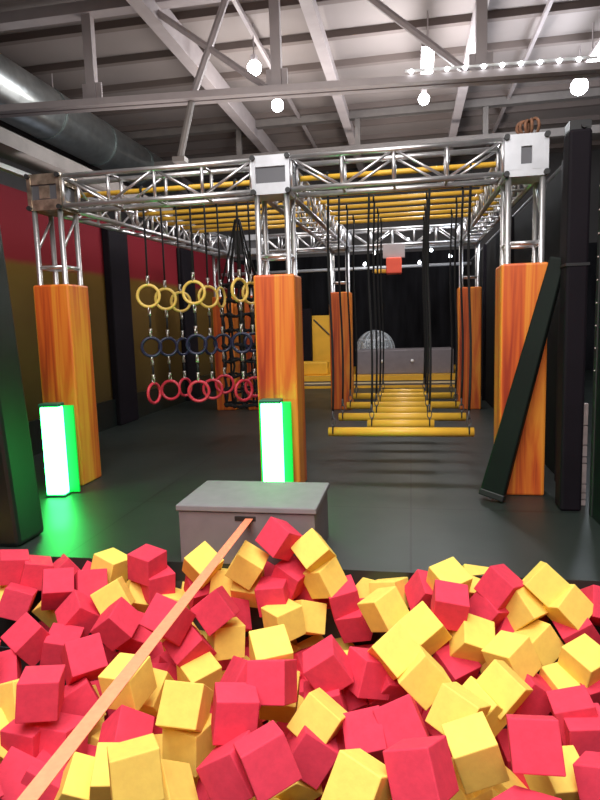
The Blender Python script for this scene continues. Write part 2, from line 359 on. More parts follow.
    ('Y', (0.347, 3.392, -0.076), (0.6140, -0.3555, 0.6817, -0.1786), '@'),
    ('R', (0.650, 3.430, -0.234), (0.3763, 0.1634, -0.6832, 0.6041), ''),
]

# ------------------------------------------------------------------ palette
M = {}
M['yfoam'] = mat('yellow_foam', (.98, .69, .145), .85, noise=.05, nscale=30, bump=.12, spec=.2)
M['rfoam'] = mat('red_foam', (.74, .052, .098), .85, noise=.07, nscale=30, bump=.12, spec=.2)
M['pad'] = ramp_mat('orange_pad', [(.30, (.34, .035, .010)), (.42, (.60, .10, .015)), (.55, (.72, .19, .022)), (.70, (.80, .31, .035))], .45, 1.0, (9, 9, .55), 3, 1.2)
M['alu'] = mat('aluminium', (.62, .61, .62), .32, .85, noise=.12, nscale=6)
M['plate'] = mat('white_plate', (.50, .51, .54), .35, .35, noise=.08, nscale=9)
M['rusty'] = mat('worn_plate', (.38, .31, .24), .35, .8, noise=.5, nscale=14)
M['slot'] = mat('slot_grey', (.10, .10, .11), .5, .4)
M['black'] = mat('black_rubber', (.012, .012, .013), .55)
M['rope'] = mat('black_rope', (.010, .010, .011), .9)
M['yellow'] = mat('yellow_pipe', (.84, .48, .05), .4, noise=.06, nscale=5)
M['yring'] = mat('yellow_ring', (.80, .54, .12), .4)
M['bring'] = mat('navy_ring', (.012, .015, .05), .4)
M['rring'] = mat('red_ring', (.60, .03, .06), .4)
M['clip'] = mat('steel_clip', (.55, .53, .5), .3, .9)
M['grey'] = mat('grey_box', (.175, .150, .158), .75, noise=.06, nscale=12, bump=.05)
M['greytop'] = mat('grey_box_lid', (.205, .20, .21), .7, noise=.06, nscale=12)
M['strap'] = mat('orange_strap', (.95, .275, .14), .7, noise=.08, nscale=60)
M['mat'] = mat('dark_vinyl', (.005, .009, .008), .42, noise=.3, nscale=3)
M['board'] = mat('dark_board', (.003, .007, .005), .65, spec=.2, noise=.25, nscale=4)
M['net'] = mat('black_net_panel', (.007, .007, .008), .9, spec=.1, noise=.35, nscale=90)
M['post'] = mat('black_post_pad', (.007, .005, .008), .75, spec=.15, noise=.15, nscale=4)
M['steel'] = mat('painted_steel', (.33, .285, .285), .5, .1, noise=.07, nscale=5)
M['steeld'] = mat('dark_steel', (.15, .13, .12), .55, .1, noise=.12, nscale=5)
M['ceil'] = mat('ceiling_panel', (.22, .185, .175), .8, noise=.08, nscale=.9)
M['purlin'] = mat('purlin_brown', (.13, .10, .09), .8)
M['duct'] = mat('galvanised_duct', (.50, .53, .53), .28, .9, noise=.15, nscale=7)
M['ductd'] = mat('duct_band', (.22, .26, .25), .4, .7)
M['cube_y'] = mat('deep_yellow_pad', (.80, .42, .03), .5, noise=.08, nscale=3)
M['pale'] = mat('pale_stripe', (.78, .60, .33), .6)
M['hang_red'] = mat('red_block', (.85, .10, .05), .5)
M['green_tube'] = mat('green_light_diffuser', (.6, .9, .7), .4, emit=(.042, 1.0, .15), estr=26)
M['green_halo'] = mat('green_halo_emission', (.0, .10, .015), .5, emit=(.0, .75, .07), estr=.75)  # emission stands in for the halo around the light columns
M['green_dark'] = mat('green_cap', (.02, .16, .09), .4)
M['lamp'] = mat('lamp_glow', (1, 1, 1), .4, emit=(.93, .96, 1.0), estr=30)
M['dots'] = mat('bulb_glow', (1, 1, 1), .4, emit=(.9, .95, 1.0), estr=9)
M['ballp'] = mat('clear_vinyl', (.75, .80, .84), .08, alpha=.30, spec=.8)
M['ballr'] = mat('clear_vinyl_rib', (.62, .66, .70), .12, alpha=.75, spec=.8)
M['white'] = mat('white_paint', (.75, .75, .75), .5)
M['slat'] = mat('pale_slat', (.50, .41, .40), .6, noise=.2, nscale=12)
M['brown'] = mat('brown_cloth', (.16, .07, .035), .8, noise=.4, nscale=30)
M['pitedge'] = mat('pit_edge_vinyl', (.05, .05, .05), .6, noise=.15, nscale=5)
M['pitwall'] = mat('pit_wall', (.03, .012, .012), .8)

def floor_mat():
    m = bpy.data.materials.new('floor_mats'); m.use_nodes = True
    nt = m.node_tree; b = nt.nodes['Principled BSDF']; b.inputs['Roughness'].default_value = .42
    tc = nt.nodes.new('ShaderNodeTexCoord'); mp = nt.nodes.new('ShaderNodeMapping')
    mp.inputs['Location'].default_value = (2.19, -.55, 0)
    nt.links.new(tc.outputs['Object'], mp.inputs['Vector'])
    br = nt.nodes.new('ShaderNodeTexBrick')
    br.offset = 0.0; br.squash = 1.0
    br.inputs['Scale'].default_value = 1.0
    br.inputs['Brick Width'].default_value = 2.18; br.inputs['Row Height'].default_value = 2.0
    br.inputs['Mortar Size'].default_value = .008; br.inputs['Mortar Smooth'].default_value = .2; br.inputs['Bias'].default_value = 0
    br.inputs['Color1'].default_value = (.019, .026, .023, 1); br.inputs['Color2'].default_value = (.017, .023, .020, 1)
    br.inputs['Mortar'].default_value = (.004, .004, .004, 1)
    nt.links.new(mp.outputs['Vector'], br.inputs['Vector'])
    n = nt.nodes.new('ShaderNodeTexNoise'); n.inputs['Scale'].default_value = 1.4; n.inputs['Detail'].default_value = 4
    nt.links.new(tc.outputs['Object'], n.inputs['Vector'])
    mx = nt.nodes.new('ShaderNodeMixRGB'); mx.blend_type = 'MULTIPLY'; mx.inputs['Fac'].default_value = .5
    nt.links.new(br.outputs['Color'], mx.inputs['Color1']); nt.links.new(n.outputs['Color'], mx.inputs['Color2'])
    nt.links.new(br.outputs['Color'], b.inputs['Base Color'])
    mr = nt.nodes.new('ShaderNodeMapRange'); mr.inputs['To Min'].default_value = .34; mr.inputs['To Max'].default_value = .55
    nt.links.new(n.outputs['Fac'], mr.inputs['Value']); nt.links.new(mr.outputs['Result'], b.inputs['Roughness'])
    return m
M['floor'] = floor_mat()

def left_wall_mat():
    """painted wall: dark red band above a mustard brown field, with a soft mural-like mottle"""
    m = bpy.data.materials.new('painted_wall'); m.use_nodes = True
    nt = m.node_tree; b = nt.nodes['Principled BSDF']; b.inputs['Roughness'].default_value = .8; b.inputs['Specular IOR Level'].default_value = .15
    tc = nt.nodes.new('ShaderNodeTexCoord'); sp = nt.nodes.new('ShaderNodeSeparateXYZ')
    nt.links.new(tc.outputs['Object'], sp.inputs['Vector'])
    n = nt.nodes.new('ShaderNodeTexNoise'); n.inputs['Scale'].default_value = .8; n.inputs['Detail'].default_value = 4
    nt.links.new(tc.outputs['Object'], n.inputs['Vector'])
    ma = nt.nodes.new('ShaderNodeMath'); ma.operation = 'MULTIPLY_ADD'; ma.inputs[1].default_value = .10
    nt.links.new(n.outputs['Fac'], ma.inputs[0]); nt.links.new(sp.outputs['Z'], ma.inputs[2])
    dv = nt.nodes.new('ShaderNodeMath'); dv.operation = 'DIVIDE'; dv.inputs[1].default_value = 3.2
    nt.links.new(ma.outputs[0], dv.inputs[0])
    cr = nt.nodes.new('ShaderNodeValToRGB'); e = cr.color_ramp.elements
    st = [(0, (.035, .024, .010)), (.30, (.085, .050, .010)), (.52, (.10, .055, .012)), (.70, (.14, .075, .012)), (.725, (.19, .012, .018)), (.94, (.16, .010, .018))]
    while len(e) < len(st): e.new(.5)
    for el, (p, c) in zip(e, st): el.position = p; el.color = (*c, 1)
    nt.links.new(dv.outputs[0], cr.inputs['Fac']); nt.links.new(cr.outputs['Color'], b.inputs['Base Color'])
    return m
M['leftwall'] = left_wall_mat()
M['upper'] = mat('upper_wall', (.06, .055, .055), .8, noise=.2, nscale=.7)
M['backwall'] = mat('back_curtain', (.010, .010, .012), .9, spec=.1, noise=.6, nscale=1.2, stretch=(4, 4, .5))

# ------------------------------------------------------------------ the setting
PE = 3.34            # far edge of the foam pit
XL, XR, YF, YN, ZC = -4.4, 5.0, 17.0, -2.0, 5.6
XH = -7.0
bm = NB(); box(bm, XL, XR, PE, YF, -.12, 0)
struct('floor', bm, M['floor'])
bm = NB(); box(bm, -4.4, 3.2, .35, PE, -.75, -.65)
struct('floor_pit', bm, M['pitwall'])
bm = NB(); box(bm, -4.4, 3.2, PE+.002, PE+.08, -.65, -.122); struct('wall_pit_far', bm, M['pitedge'])
bm = NB(); box(bm, -4.4, 3.2, .27, .35, -.65, -.12); struct('wall_pit_near', bm, M['pitwall'])
bm = NB(); box(bm, XL, XR, YN, .35, -.12, 0); struct('floor_near', bm, M['floor'])
bm = NB(); box(bm, XH-.2, XR+.2, YN-.2, YF+.2, ZC, ZC+.1); struct('ceiling', bm, M['ceil'])
bm = NB(); box(bm, XL-.1, XL, YN, YF, -.75, 3.05); struct('wall_left', bm, M['leftwall'])
bm = NB(); box(bm, XH-.1, XH, YN, YF, 0, ZC); struct('wall_left_upper', bm, M['upper'])
bm = NB(); box(bm, XL, XL+.05, PE+.6, YF, 0, .40); struct('baseboard_left', bm, M['mat'])
bm = NB(); box(bm, XH, XR, YF, YF+.1, 0, 3.3); struct('wall_back', bm, M['backwall'])
bm = NB(); box(bm, XH, XR, YF, YF+.1, 3.3, ZC); struct('wall_back_upper', bm, M['upper'])
bm = NB(); box(bm, XR, XR+.1, YN, YF, -.75, ZC); struct('wall_right', bm, M['upper'])
bm = NB(); box(bm, XH, XR, YN-.1, YN, -.75, ZC); struct('wall_near', bm, M['upper'])
k = 0
for y in [x*1.0 + 6.2 for x in range(11)]:
    k += 1
    bm = NB(); box(bm, XH, XR, y-.05, y+.05, ZC-.10, ZC); struct('trim_%d' % k, bm, M['purlin'])

# ------------------------------------------------------------------ ceiling steel
def rafter(x, w, h, m, label):
    bm = NB()
    box(bm, x-w*.14, x+w*.14, 2.0, YF, ZC-.10-h, ZC-.10)
    box(bm, x-w/2, x+w/2, 2.0, YF, ZC-.10-h-.03, ZC-.10-h)
    o = obj('roof_rafter', bm, m)
    tag(o, label, 'rafter', 'roof rafters running away from the camera')
rafter(-3.05, .17, .36, M['steel'], 'deep grey roof rafter above the left end of the frame, its right flank lit')
rafter(-1.18, .15, .32, M['steel'], 'grey roof rafter overhead, above and left of the hanging trapeze bars')
rafter(.86, .15, .32, M['steel'], 'grey roof rafter overhead just right of the long bright ceiling lamp')
rafter(-6.1, .2, .42, M['steel'], 'grey roof rafter along the left wall above the silver duct')
for x, lb in ((-2.14, 'thin lighting rail on the ceiling that carries the two round lamps at left'), (1.8, 'thin rail on the ceiling at the right between two rafters')):
    bm = NB(); box(bm, x-.025, x+.025, 3, 15.5, ZC-.16, ZC-.10)
    tag(obj('ceiling_rail', bm, M['steel']), lb, 'rail')

def zc(x): return 4.295 - .030*(x+4.0)
t = thing('roof_truss', (0, 7.5, 0), 'painted steel roof truss crossing overhead with verticals and slanting webs', 'roof truss')
bm = NB()
for x0, x1 in ((-6.98, 4.98),):
    for dy in (-.07, .07):
        b = NB(); box(b, x0, x1, dy-.05, dy+.05, -.04, .04)
        for v in b.verts: v.co.z += zc(v.co.x)
        merge(bm, b)
obj('bottom_chord', bm, M['steel'], t)
bm = NB(); box(bm, -6.98, 4.98, -.09, .09, ZC-.24, ZC-.105); obj('top_chord', bm, M['steel'], t)
for x in (-6.4, -3.98, -1.57, .80, 3.2):
    bm = NB(); box(bm, x-.06, x+.06, -.05, .05, zc(x), ZC-.2); box(bm, x-.13, x+.13, -.015, .015, zc(x)-.02, zc(x)+.26)
    obj('upright', bm, M['steel'], t)
for a, b_ in (((-3.2, ZC-.2), (-1.62, zc(-1.6))), ((-.75, ZC-.2), (.74, zc(.8))), ((1.7, ZC-.2), (3.15, zc(3.2)))):
    bm = NB(); tube(bm, (a[0], 0, a[1]), (b_[0], 0, b_[1]), .042, 6); obj('brace', bm, M['steel'], t)
for a, b_ in (((-2.14, ZC-.2), (-2.66, zc(-2.7)-.02)),):
    bm = NB(); tube(bm, (a[0], 0, a[1]), (b_[0], 0, b_[1]), .045, 6); obj('brace', bm, M['steel'], t)
bm = NB(); tube(bm, (-2.66, 7.5, zc(-2.7)-.04), (-2.85, 7.5, 3.55), .045, 8); box(bm, -2.93, -2.77, 7.43, 7.57, 3.50, 3.56)
tag(obj('hanging_strut', bm, M['steeld']), 'dark steel strut hanging below the roof truss beside the silver duct end', 'strut')

t = thing('roof_truss', (0, 12.3, 0), 'second roof truss farther back, seen just above the aluminium frame', 'roof truss')
bm = NB(); box(bm, -6.98, 4.98, -.08, .08, 4.72, 4.86); obj('bottom_chord', bm, M['steeld'], t)
bm = NB(); box(bm, -6.98, 4.98, -.08, .08, ZC-.24, ZC-.105); obj('top_chord', bm, M['steeld'], t)
for x in (-5.8, -3.4, -1.0, 1.4, 3.8):
    bm = NB(); box(bm, x-.05, x+.05, -.04, .04, 4.86, ZC-.2); obj('upright', bm, M['steeld'], t)

# ducts along the left wall
t = thing('ventilation_duct', (-5.62, 0, 4.83), 'big round silver ventilation duct along the left wall under the roof', 'duct')
bm = NB(); tube(bm, (0, 3.2, 0), (0, 13.8, 0), .395, 32); obj('duct_body', bm, M['duct'], t, smooth=False)
for p in t.children[0].data.polygons: p.use_smooth = abs(p.normal.y) < .5
for y in (4.2, 5.8, 7.4, 9.0, 10.6, 12.2):
    bm = NB(); tube(bm, (0, y-.025, 0), (0, y+.025, 0), .403, 32); obj('band', bm, M['ductd'], t)
for y in (4.8, 7.2, 9.3):
    bm = NB(); tube(bm, (0, y, .385), (0, y, ZC-4.83), .012, 6); obj('hanger', bm, M['steel'], t)
bm = NB(); box(bm, -4.405, -4.06, 3.2, 10.2, 3.34, 3.50); tag(obj('flat_duct', bm, M['steeld']), 'flat brown duct on the left wall below the round silver duct', 'duct')
bm = NB(); box(bm, -4.405, -4.32, 3.2, 7.4, 3.20, 3.25)
tag(obj('cable_tray', bm, M['white']), 'pale cable tray on the left wall, below the flat brown duct', 'cable tray')

# lamps
def round_lamp(x, y, z, r, label):
    t = thing('round_lamp', (x, y, z), label, 'lamp', 'round lamps under the ceiling')
    b = NB(); ball(b, (0, 0, 0), r); obj('globe', b, M['lamp'], t, True)
    b = NB(); tube(b, (0, 0, r*.9), (0, 0, ZC-z), .012, 6); tube(b, (0, 0, r*.8), (0, 0, r+.06), .05, 10); obj('stem', b, M['steel'], t)
round_lamp(-2.14, 8.7, 5.02, .10, 'bright round ceiling lamp at left, the nearer and higher of two')
round_lamp(-2.14, 10.2, 5.02, .10, 'bright round ceiling lamp at left, just under the roof truss chord')
round_lamp(.23, 10.5, 5.0, .09, 'round ceiling lamp just below the long bright lamp in the middle')
round_lamp(2.62, 10.6, 5.0, .13, 'round ceiling lamp at the far right, below the row of bulbs')
def long_lamp(x, y0, y1, z, label):
    t = thing('long_lamp', (x, (y0+y1)/2, z), label, 'lamp', 'long tube lamps under the ceiling')
    h = (y1-y0)/2
    b = NB(); box(b, -.07, .07, -h, h, -.05, .02, .02); obj('diffuser', b, M['lamp'], t)
    b = NB(); box(b, -.09, .09, -h-.03, h+.03, .02, .06); tube(b, (0, -h*.6, .06), (0, -h*.6, ZC-z), .01, 6); tube(b, (0, h*.6, .06), (0, h*.6, ZC-z), .01, 6); obj('housing', b, M['steel'], t)
long_lamp(.25, 8.7, 9.9, 5.02, 'long overexposed ceiling lamp in the middle, pointing away from the camera')
long_lamp(2.6, 8.9, 10.1, 5.05, 'long overexposed ceiling lamp at the right edge of the photo')
t = thing('bulb_string', (0, 7.36, 0), 'row of small white bulbs strung along the right half of the roof truss', 'string of lights')
b = NB(); box(b, -.05, 2.0, -.012, .012, -.012, .012)
for v in b.verts: v.co.z += zc(v.co.x)+.075
obj('cable', b, M['white'], t)
for i in range(10):
    x = .02 + i*.198
    b = NB(); ball(b, (x, -.02, zc(x)+.06), .026, 10, 6); obj('bulb', b, M['dots'], t, True)

# ------------------------------------------------------------------ aluminium box truss frame
S = .145             # half size of the box truss
def brace_me(p0, p1, r):
    b = NB(); tube(b, p0, p1, r, 7); return b
XP = (-3.175, -1.125, .87)
XB = (-3.13, -1.14, .91)
YFr, YBk = 5.14, 10.0
ZB, ZT = 2.53, 2.78
DZ = .11             # the far end sits a little higher
def box_truss(p0, p1, label, bays, group):
    p0 = Vector(p0); p1 = Vector(p1); d = p1-p0; L = d.length; d.normalize()
    side = Vector((d.y, -d.x, 0)).normalized(); up = Vector((0, 0, 1))
    t = thing('box_truss', p0, label, 'truss', group)
    cs = {}
    for s in (-1, 1):
        for u in (0, 1):
            o = side*s*.125 + up*(u*(ZT-ZB))
            cs[s, u] = o
            obj('chord', brace_me(o, o+d*L, .024), M['alu'], t, True)
    for i in range(bays+1):
        q = d*(L*i/bays)
        for s in (-1, 1):
            obj('upright', brace_me(cs[s, 0]+q, cs[s, 1]+q, .015), M['alu'], t, True)
            if i < bays:
                q2 = d*(L*(i+1)/bays)
                a, c = (0, 1) if i % 2 else (1, 0)
                obj('brace', brace_me(cs[s, a]+q, cs[s, c]+q2, .012), M['alu'], t, True)
        for u in (0, 1):
            obj('crosspiece', brace_me(cs[-1, u]+q, cs[1, u]+q, .012), M['alu'], t, True)
    return t

def pillar(x, y, ph, zt, pad_m, blk_m, label, group, style='flat'):
    """padded truss pillar: sleeve below, open aluminium ladder above, cube joint on top"""
    t = thing('padded_pillar', (x, y, 0), label, 'pillar', group)
    h = .176
    b = NB(); box(b, -h, h, -h, h, 0, ph, .018); obj('pad', b, pad_m, t)
    for sx in (-1, 1):
        for sy in (-1, 1):
            obj('upright_tube', brace_me((sx*.125, sy*.125, .02), (sx*.125, sy*.125, zt+.01), .024), M['alu'], t, True)
    for z in (ph+.155,):
        for s in (-1, 1):
            obj('rung', brace_me((-.125, s*.125, z), (.125, s*.125, z), .017), M['alu'], t, True)
            obj('rung', brace_me((s*.125, -.125, z), (s*.125, .125, z), .017), M['alu'], t, True)
    for s in (-1, 1):
        obj('brace', brace_me((s*.125, -.125, ph+.30), (s*.125, .125, zt-.03), .012), M['alu'], t, True)
    # cube joint
    k = .16; z0, z1 = zt, zt+.31
    b = NB()
    for sx in (-1, 1):
        for sy in (-1, 1):
            box(b, sx*k-.035*(sx > 0)*1 - (0 if sx > 0 else 0), sx*k+.035*(sx < 0), sy*k-.035*(sy > 0), sy*k+.035*(sy < 0), z0, z1)
    for z in ((z0, z0+.09), (z1-.09, z1)):
        box(b, -k+.01, k-.01, -k+.006, k-.006, *z)
    j = obj('corner_block', b, blk_m, t)
    b = NB(); box(b, -k+.03, k-.03, -k+.02, k-.02, z0+.08, z1-.08); obj('recess', b, M['slot'], j)
    if style == 'upright':
        for s in (-1, 1):
            b = NB(); box(b, s*.085-.045, s*.085+.045, -k+.004, k-.004, z0+.05, z1-.05); obj('inner_plate', b, blk_m, j)
    elif style == 'worn':
        b = NB(); box(b, -.05, .05, -k+.012, k-.012, z0+.10, z1-.10); obj('inner_plate', b, blk_m, j)
    for sx in (-1, 1):
        for z in (z0+.02, z1-.02):
            b = NB(); tube(b, (sx*(k-.015), -k-.022, z), (sx*(k-.015), -k+.005, z), .022, 10); obj('bolt', b, M['black'], j)
    return t

fl = ['left front orange padded pillar of the frame, a tall green light at its left foot', 'middle front orange padded pillar, rising behind the grey box', 'right front orange padded pillar with a dark board leaning across it']
for i, x in enumerate(XP):
    pillar(x, YFr, 1.85, 2.5, M['pad'], M['rusty'] if i == 0 else M['plate'], fl[i], 'front padded pillars', ('worn', 'flat', 'upright')[i])
bl = ['back left orange padded pillar, seen past the hanging rings and cargo net', 'back middle orange padded pillar left of the trapeze bars', 'back right orange padded pillar right of the trapeze bars']
for i, x in enumerate(XB):
    pillar(x, YBk, 1.93, 2.5+DZ, M['pad'], M['plate'], bl[i], 'back padded pillars')
pillar(-2.57, YBk, 1.93, 2.5+DZ, M['pad'], M['plate'], 'back orange padded pillar half hidden by the middle front pillar and cargo net', 'back padded pillars')
g = 'aluminium box trusses of the obstacle frame'
box_truss((XP[0]+.17, YFr, ZB), (XP[1]-.17, YFr, ZB), 'front aluminium box truss over the hanging rings, left bay', 4, g)
box_truss((XP[1]+.17, YFr, ZB), (XP[2]-.17, YFr, ZB), 'front aluminium box truss over the trapeze bars, right bay', 4, g)
sl = ['aluminium side truss running back along the left wall', 'middle aluminium truss running back between ring bay and bar bay', 'aluminium side truss running back along the right black net']
for i in range(3):
    box_truss((XP[i], YFr+.17, ZB), (XB[i], YBk-.17, ZB+DZ), sl[i], 11, g)
box_truss((-2.57+.17, YBk, ZB+DZ), (XB[1]-.17, YBk, ZB+DZ), 'far aluminium cross truss at the back of the ring bay', 4, g)
box_truss((XB[1]+.17, YBk, ZB+DZ), (XB[2]-.17, YBk, ZB+DZ), 'far aluminium cross truss at the back of the trapeze bay', 5, g)

# yellow overhead pipes
PY = [5.6 + .42*i for i in range(8)]
def zp(y): return 2.735 + DZ*(y-YFr)/(YBk-YFr)
ordn = ['nearest', 'second', 'third', 'fourth', 'fifth', 'sixth', 'seventh', 'eighth']
for i, y in enumerate(PY):
    for bay in (0, 1):
        f = (y-YFr)/(YBk-YFr)
        xa = XP[bay]+(XB[bay]-XP[bay])*f; xb = XP[bay+1]+(XB[bay+1]-XP[bay+1])*f
        b = NB(); tube(b, (xa-.02 if bay == 0 else xa+.145, y, zp(y)), (xb+.12 if bay == 0 else xb+.145, y, zp(y)), .024, 12)
        o = obj('overhead_pipe', b, M['yellow'], None, True)
        tag(o, '%s yellow overhead pipe from the front over the %s bay' % (ordn[i], ('ring', 'trapeze')[bay]), 'pipe', ('yellow pipes over the ring bay', 'yellow pipes over the trapeze bay')[bay])

# ------------------------------------------------------------------ trapeze bars
def trapeze(y, w, z, label, wide):
    xc = -.11
    t = thing('trapeze_bar', (xc, y, z), label, 'trapeze bar', 'yellow trapeze bars hung in a row')
    b = NB(); tube(b, (-w/2, 0, 0), (w/2, 0, 0), .043, 18); obj('bar', b, M['yellow'], t, False)
    for p in t.children[0].data.polygons: p.use_smooth = abs(p.normal.x) < .5
    zt = zp(y) - z - .025
    for s in (-1, 1):
        x = s*(w/2-.045)
        b = NB(); torus(b, (x, 0, .01), .042, .008, math.pi/2, seg=16, sub=6); sh = obj('eye_loop', b, M['black'], t, True)
        for zz, rr, yy in ((.095, .040, .2*s), (.16, .036, 1.4)):
            b = NB(); torus(b, (x, 0, zz), rr, .0085, yy, seg=14, sub=6, flat=.55); obj('shackle', b, M['slot'], t, True)
        b = NB()
        path(b, [(x + .012*math.sin(k*.7), .004*math.cos(k), .19+(zt-.195)*k/10) for k in range(11)], .012)
        path(b, [(x, .036*math.sin(a), zt+.027+.036*math.cos(a)) for a in [math.pi+.0+i*math.pi*2/14 for i in range(15)]], .010)
        obj('rope', b, M['rope'], t, True)
wl = ['wide front yellow trapeze bar, nearest and lowest in the photo', 'narrow yellow trapeze bar just behind the wide front one', 'second wide yellow trapeze bar from the front', 'second narrow yellow trapeze bar from the front', 'third wide yellow trapeze bar from the front', 'third narrow yellow trapeze bar from the front', 'fourth wide yellow trapeze bar, farthest of the wide ones', 'farthest narrow yellow trapeze bar, last of the row']
for i, y in enumerate(PY):
    trapeze(y, 1.34 if i % 2 == 0 else .66, .405 + .01*i/2, wl[i], i % 2 == 0)

# ------------------------------------------------------------------ ring strands
RX = (-2.53, -2.06, -1.60)
yaws = [[(.3, .5, 1.35), (.25, .6, .1), (.35, 1.1, 1.2)], [(.1, .3, .35), (.75, 1.2, .2), (1.45, .4, .3)], [(1.1, .2, .9), (.9, .7, .3), (.4, .5, .6)]]
cl = ['left', 'middle', 'right']
for c in range(3):
    for r_ in range(3):
        if c == 2 and r_ == 2: continue
        y = PY[r_]; x = RX[c]; zt = zp(y)
        dzj = ((0, -.015, -.03), (.015, -.01, .0), (.02, .01, 0))[c][r_]
        lab = '%s hanging ring strand in the %s line: yellow, navy and red rings on black rope' % (('nearest', 'second', 'third')[r_], cl[c])
        t = thing('ring_strand', (x, y, zt), lab, 'ring strand', 'hanging strands of three climbing rings')
        zs = [1.75+dzj-zt, 1.25+dzj-zt, .79+dzj-zt]
        b = NB(); torus(b, (0, 0, .0), .036, .012, math.pi/2, seg=14, sub=6)
        path(b, [(0, 0, -.03), (.004, 0, zs[0]*.5), (0, 0, zs[0]+.19)], .010)
        ys = yaws[c][r_]
        for k in range(2):
            bb = NB(); path(bb, [(0, 0, zs[k]-.19), (.003, .002, (zs[k]+zs[k+1])/2), (0, 0, zs[k+1]+.19)], .010)
            obj('rope', bb, M['rope'], t, True)
        obj('rope', b, M['rope'], t, True)
        for k in range(3):
            rad = (.105, .092, .098)[k]
            b = NB(); torus(b, (0, 0, zs[k]), rad, .0155, ys[k])
            o = obj('ring', b, M[('yring', 'bring', 'rring')[k]], t, True)
            o['label'] = ('yellow ring', 'dark navy ring', 'red ring')[k]
            for s in ((1, -1) if k < 2 else (1,)):
                b = NB(); torus(b, (0, 0, zs[k]+s*(rad+.035)), .032, .008, ys[k]+1.2, seg=14, sub=6, flat=.6)
                box(b, -.014, .014, -.01, .01, zs[k]+s*(rad+.07)-.018, zs[k]+s*(rad+.07)+.018)
                obj('carabiner', b, M['clip'], t, True)

# ------------------------------------------------------------------ cargo net
t = thing('cargo_net', (-2.14, 7.5, 0), 'black knotted cargo net hanging as a tube behind the rings', 'net')
b = NB()
NR, NH = 10, 9
z0, z1 = .42, 1.95
def npt(a, z, rr): return (rr*math.cos(a), rr*math.sin(a)*.8, z)
for i in range(NR):
    a = 2*math.pi*i/NR
    path(b, [npt(a+.06*math.sin(k*1.7+i), z0+(z1-z0)*k/12, .25+.012*math.sin(k*2.1+i*1.3)) for k in range(13)], .016)
for j in range(NH):
    z = z0+(z1-z0)*j/(NH-1)
    pts = [npt(2*math.pi*i/24, z+.02*math.sin(i*math.pi*2/24*5+j), .25) for i in range(25)]
    path(b, pts, .016)
for i in range(NR):
    for j in range(NH):
        a = 2*math.pi*i/NR
        ball(b, npt(a, z0+(z1-z0)*j/(NH-1), .252), .032, 6, 4)
obj('mesh', b, M['rope'], t, True)
b = NB()
for i in range(NR):
    a = 2*math.pi*i/NR
    path(b, [npt(a, z1, .25), npt(a, z1+.4, .13), (.03*math.cos(a), .03*math.sin(a), zp(7.5)-.03)], .010)
torus(b, (0, 0, zp(7.5)), .034, .012, math.pi/2, seg=14, sub=6)
obj('hanging_rope', b, M['rope'], t, True)
for z in (z0, z1):
    b = NB(); pts = [npt(2*math.pi*i/24, z, .255) for i in range(25)]; path(b, pts, .016)
    obj('hoop', b, M['rope'], t, True)

# ------------------------------------------------------------------ green light columns
def green_light(x, y, rz, label, wl, wr, h=.82):
    t = thing('green_light', (x, y, 0), label, 'light', 'green light columns at the pillars', rz)
    w, d = .084, .055
    b = NB(); box(b, -w, w, -d, d, .015, h-.025, .02); obj('diffuser', b, M['green_tube'], t)
    b = NB(); box(b, -w-.006, w+.006, -d-.006, d+.006, h-.03, h, .008); obj('cap', b, M['green_dark'], t)
    b = NB(); box(b, -w-.006, w+.006, -d-.006, d+.006, 0, .02, .006); obj('base', b, M['green_dark'], t)
    b = NB(); box(b, -wl, wr, d+.008, d+.03, .01, h-.03, .008); o = obj('halo_stand_in', b, M['green_halo'], t); o['label'] = 'added green plate imitating the halo of the light column'  # added glowing plate, imitates the green halo on the pad behind
    return t
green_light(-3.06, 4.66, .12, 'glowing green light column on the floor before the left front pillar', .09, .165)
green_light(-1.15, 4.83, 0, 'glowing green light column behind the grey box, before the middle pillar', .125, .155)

# ------------------------------------------------------------------ grey anchor box with slackline
t = thing('anchor_box', (-.98, 3.62, 0), 'low grey lidded box at the far edge of the foam pit', 'box')
b = NB(); box(b, -.42, .42, -.28, .28, 0, .325, .006)
obj('body', b, M['grey'], t)
b = NB(); box(b, -.432, .432, -.292, .292, .33, .366, .006); obj('lid', b, M['greytop'], t)
b = NB(); box(b, -.065, .065, -.284, -.27, .275, .305, .003); o = obj('slot', b, M['black'], t)
def ribbon(b, p0, p1, w, th, n=24, sag=0.0):
    p0 = Vector(p0); p1 = Vector(p1); d = (p1-p0).normalized()
    s = d.cross(Vector((0, 0, 1))).normalized(); u = s.cross(d)
    rows = []
    for i in range(n+1):
        f = i/n; c = p0.lerp(p1, f) - Vector((0, 0, sag*4*f*(1-f)))
        rows.append([b.verts.new(c + s*a*w/2 + u*e*th/2) for a, e in ((-1, -1), (1, -1), (1, 1), (-1, 1))])
    for i in range(n):
        for k in range(4):
            b.faces.new((rows[i][k], rows[i][(k+1) % 4], rows[i+1][(k+1) % 4], rows[i+1][k]))
    b.faces.new(rows[0][::-1]); b.faces.new(rows[-1])
b = NB(); p0 = Vector((-.955, 3.36, .29)); p1 = Vector((-.853, 1.08, .39)); p2 = p0 + (p1-p0)*1.32
ribbon(b, p0, p2, .047, .003)
tag(obj('slackline', b, M['strap']), 'flat orange slackline strap stretched from the grey box over the foam pit', 'strap')

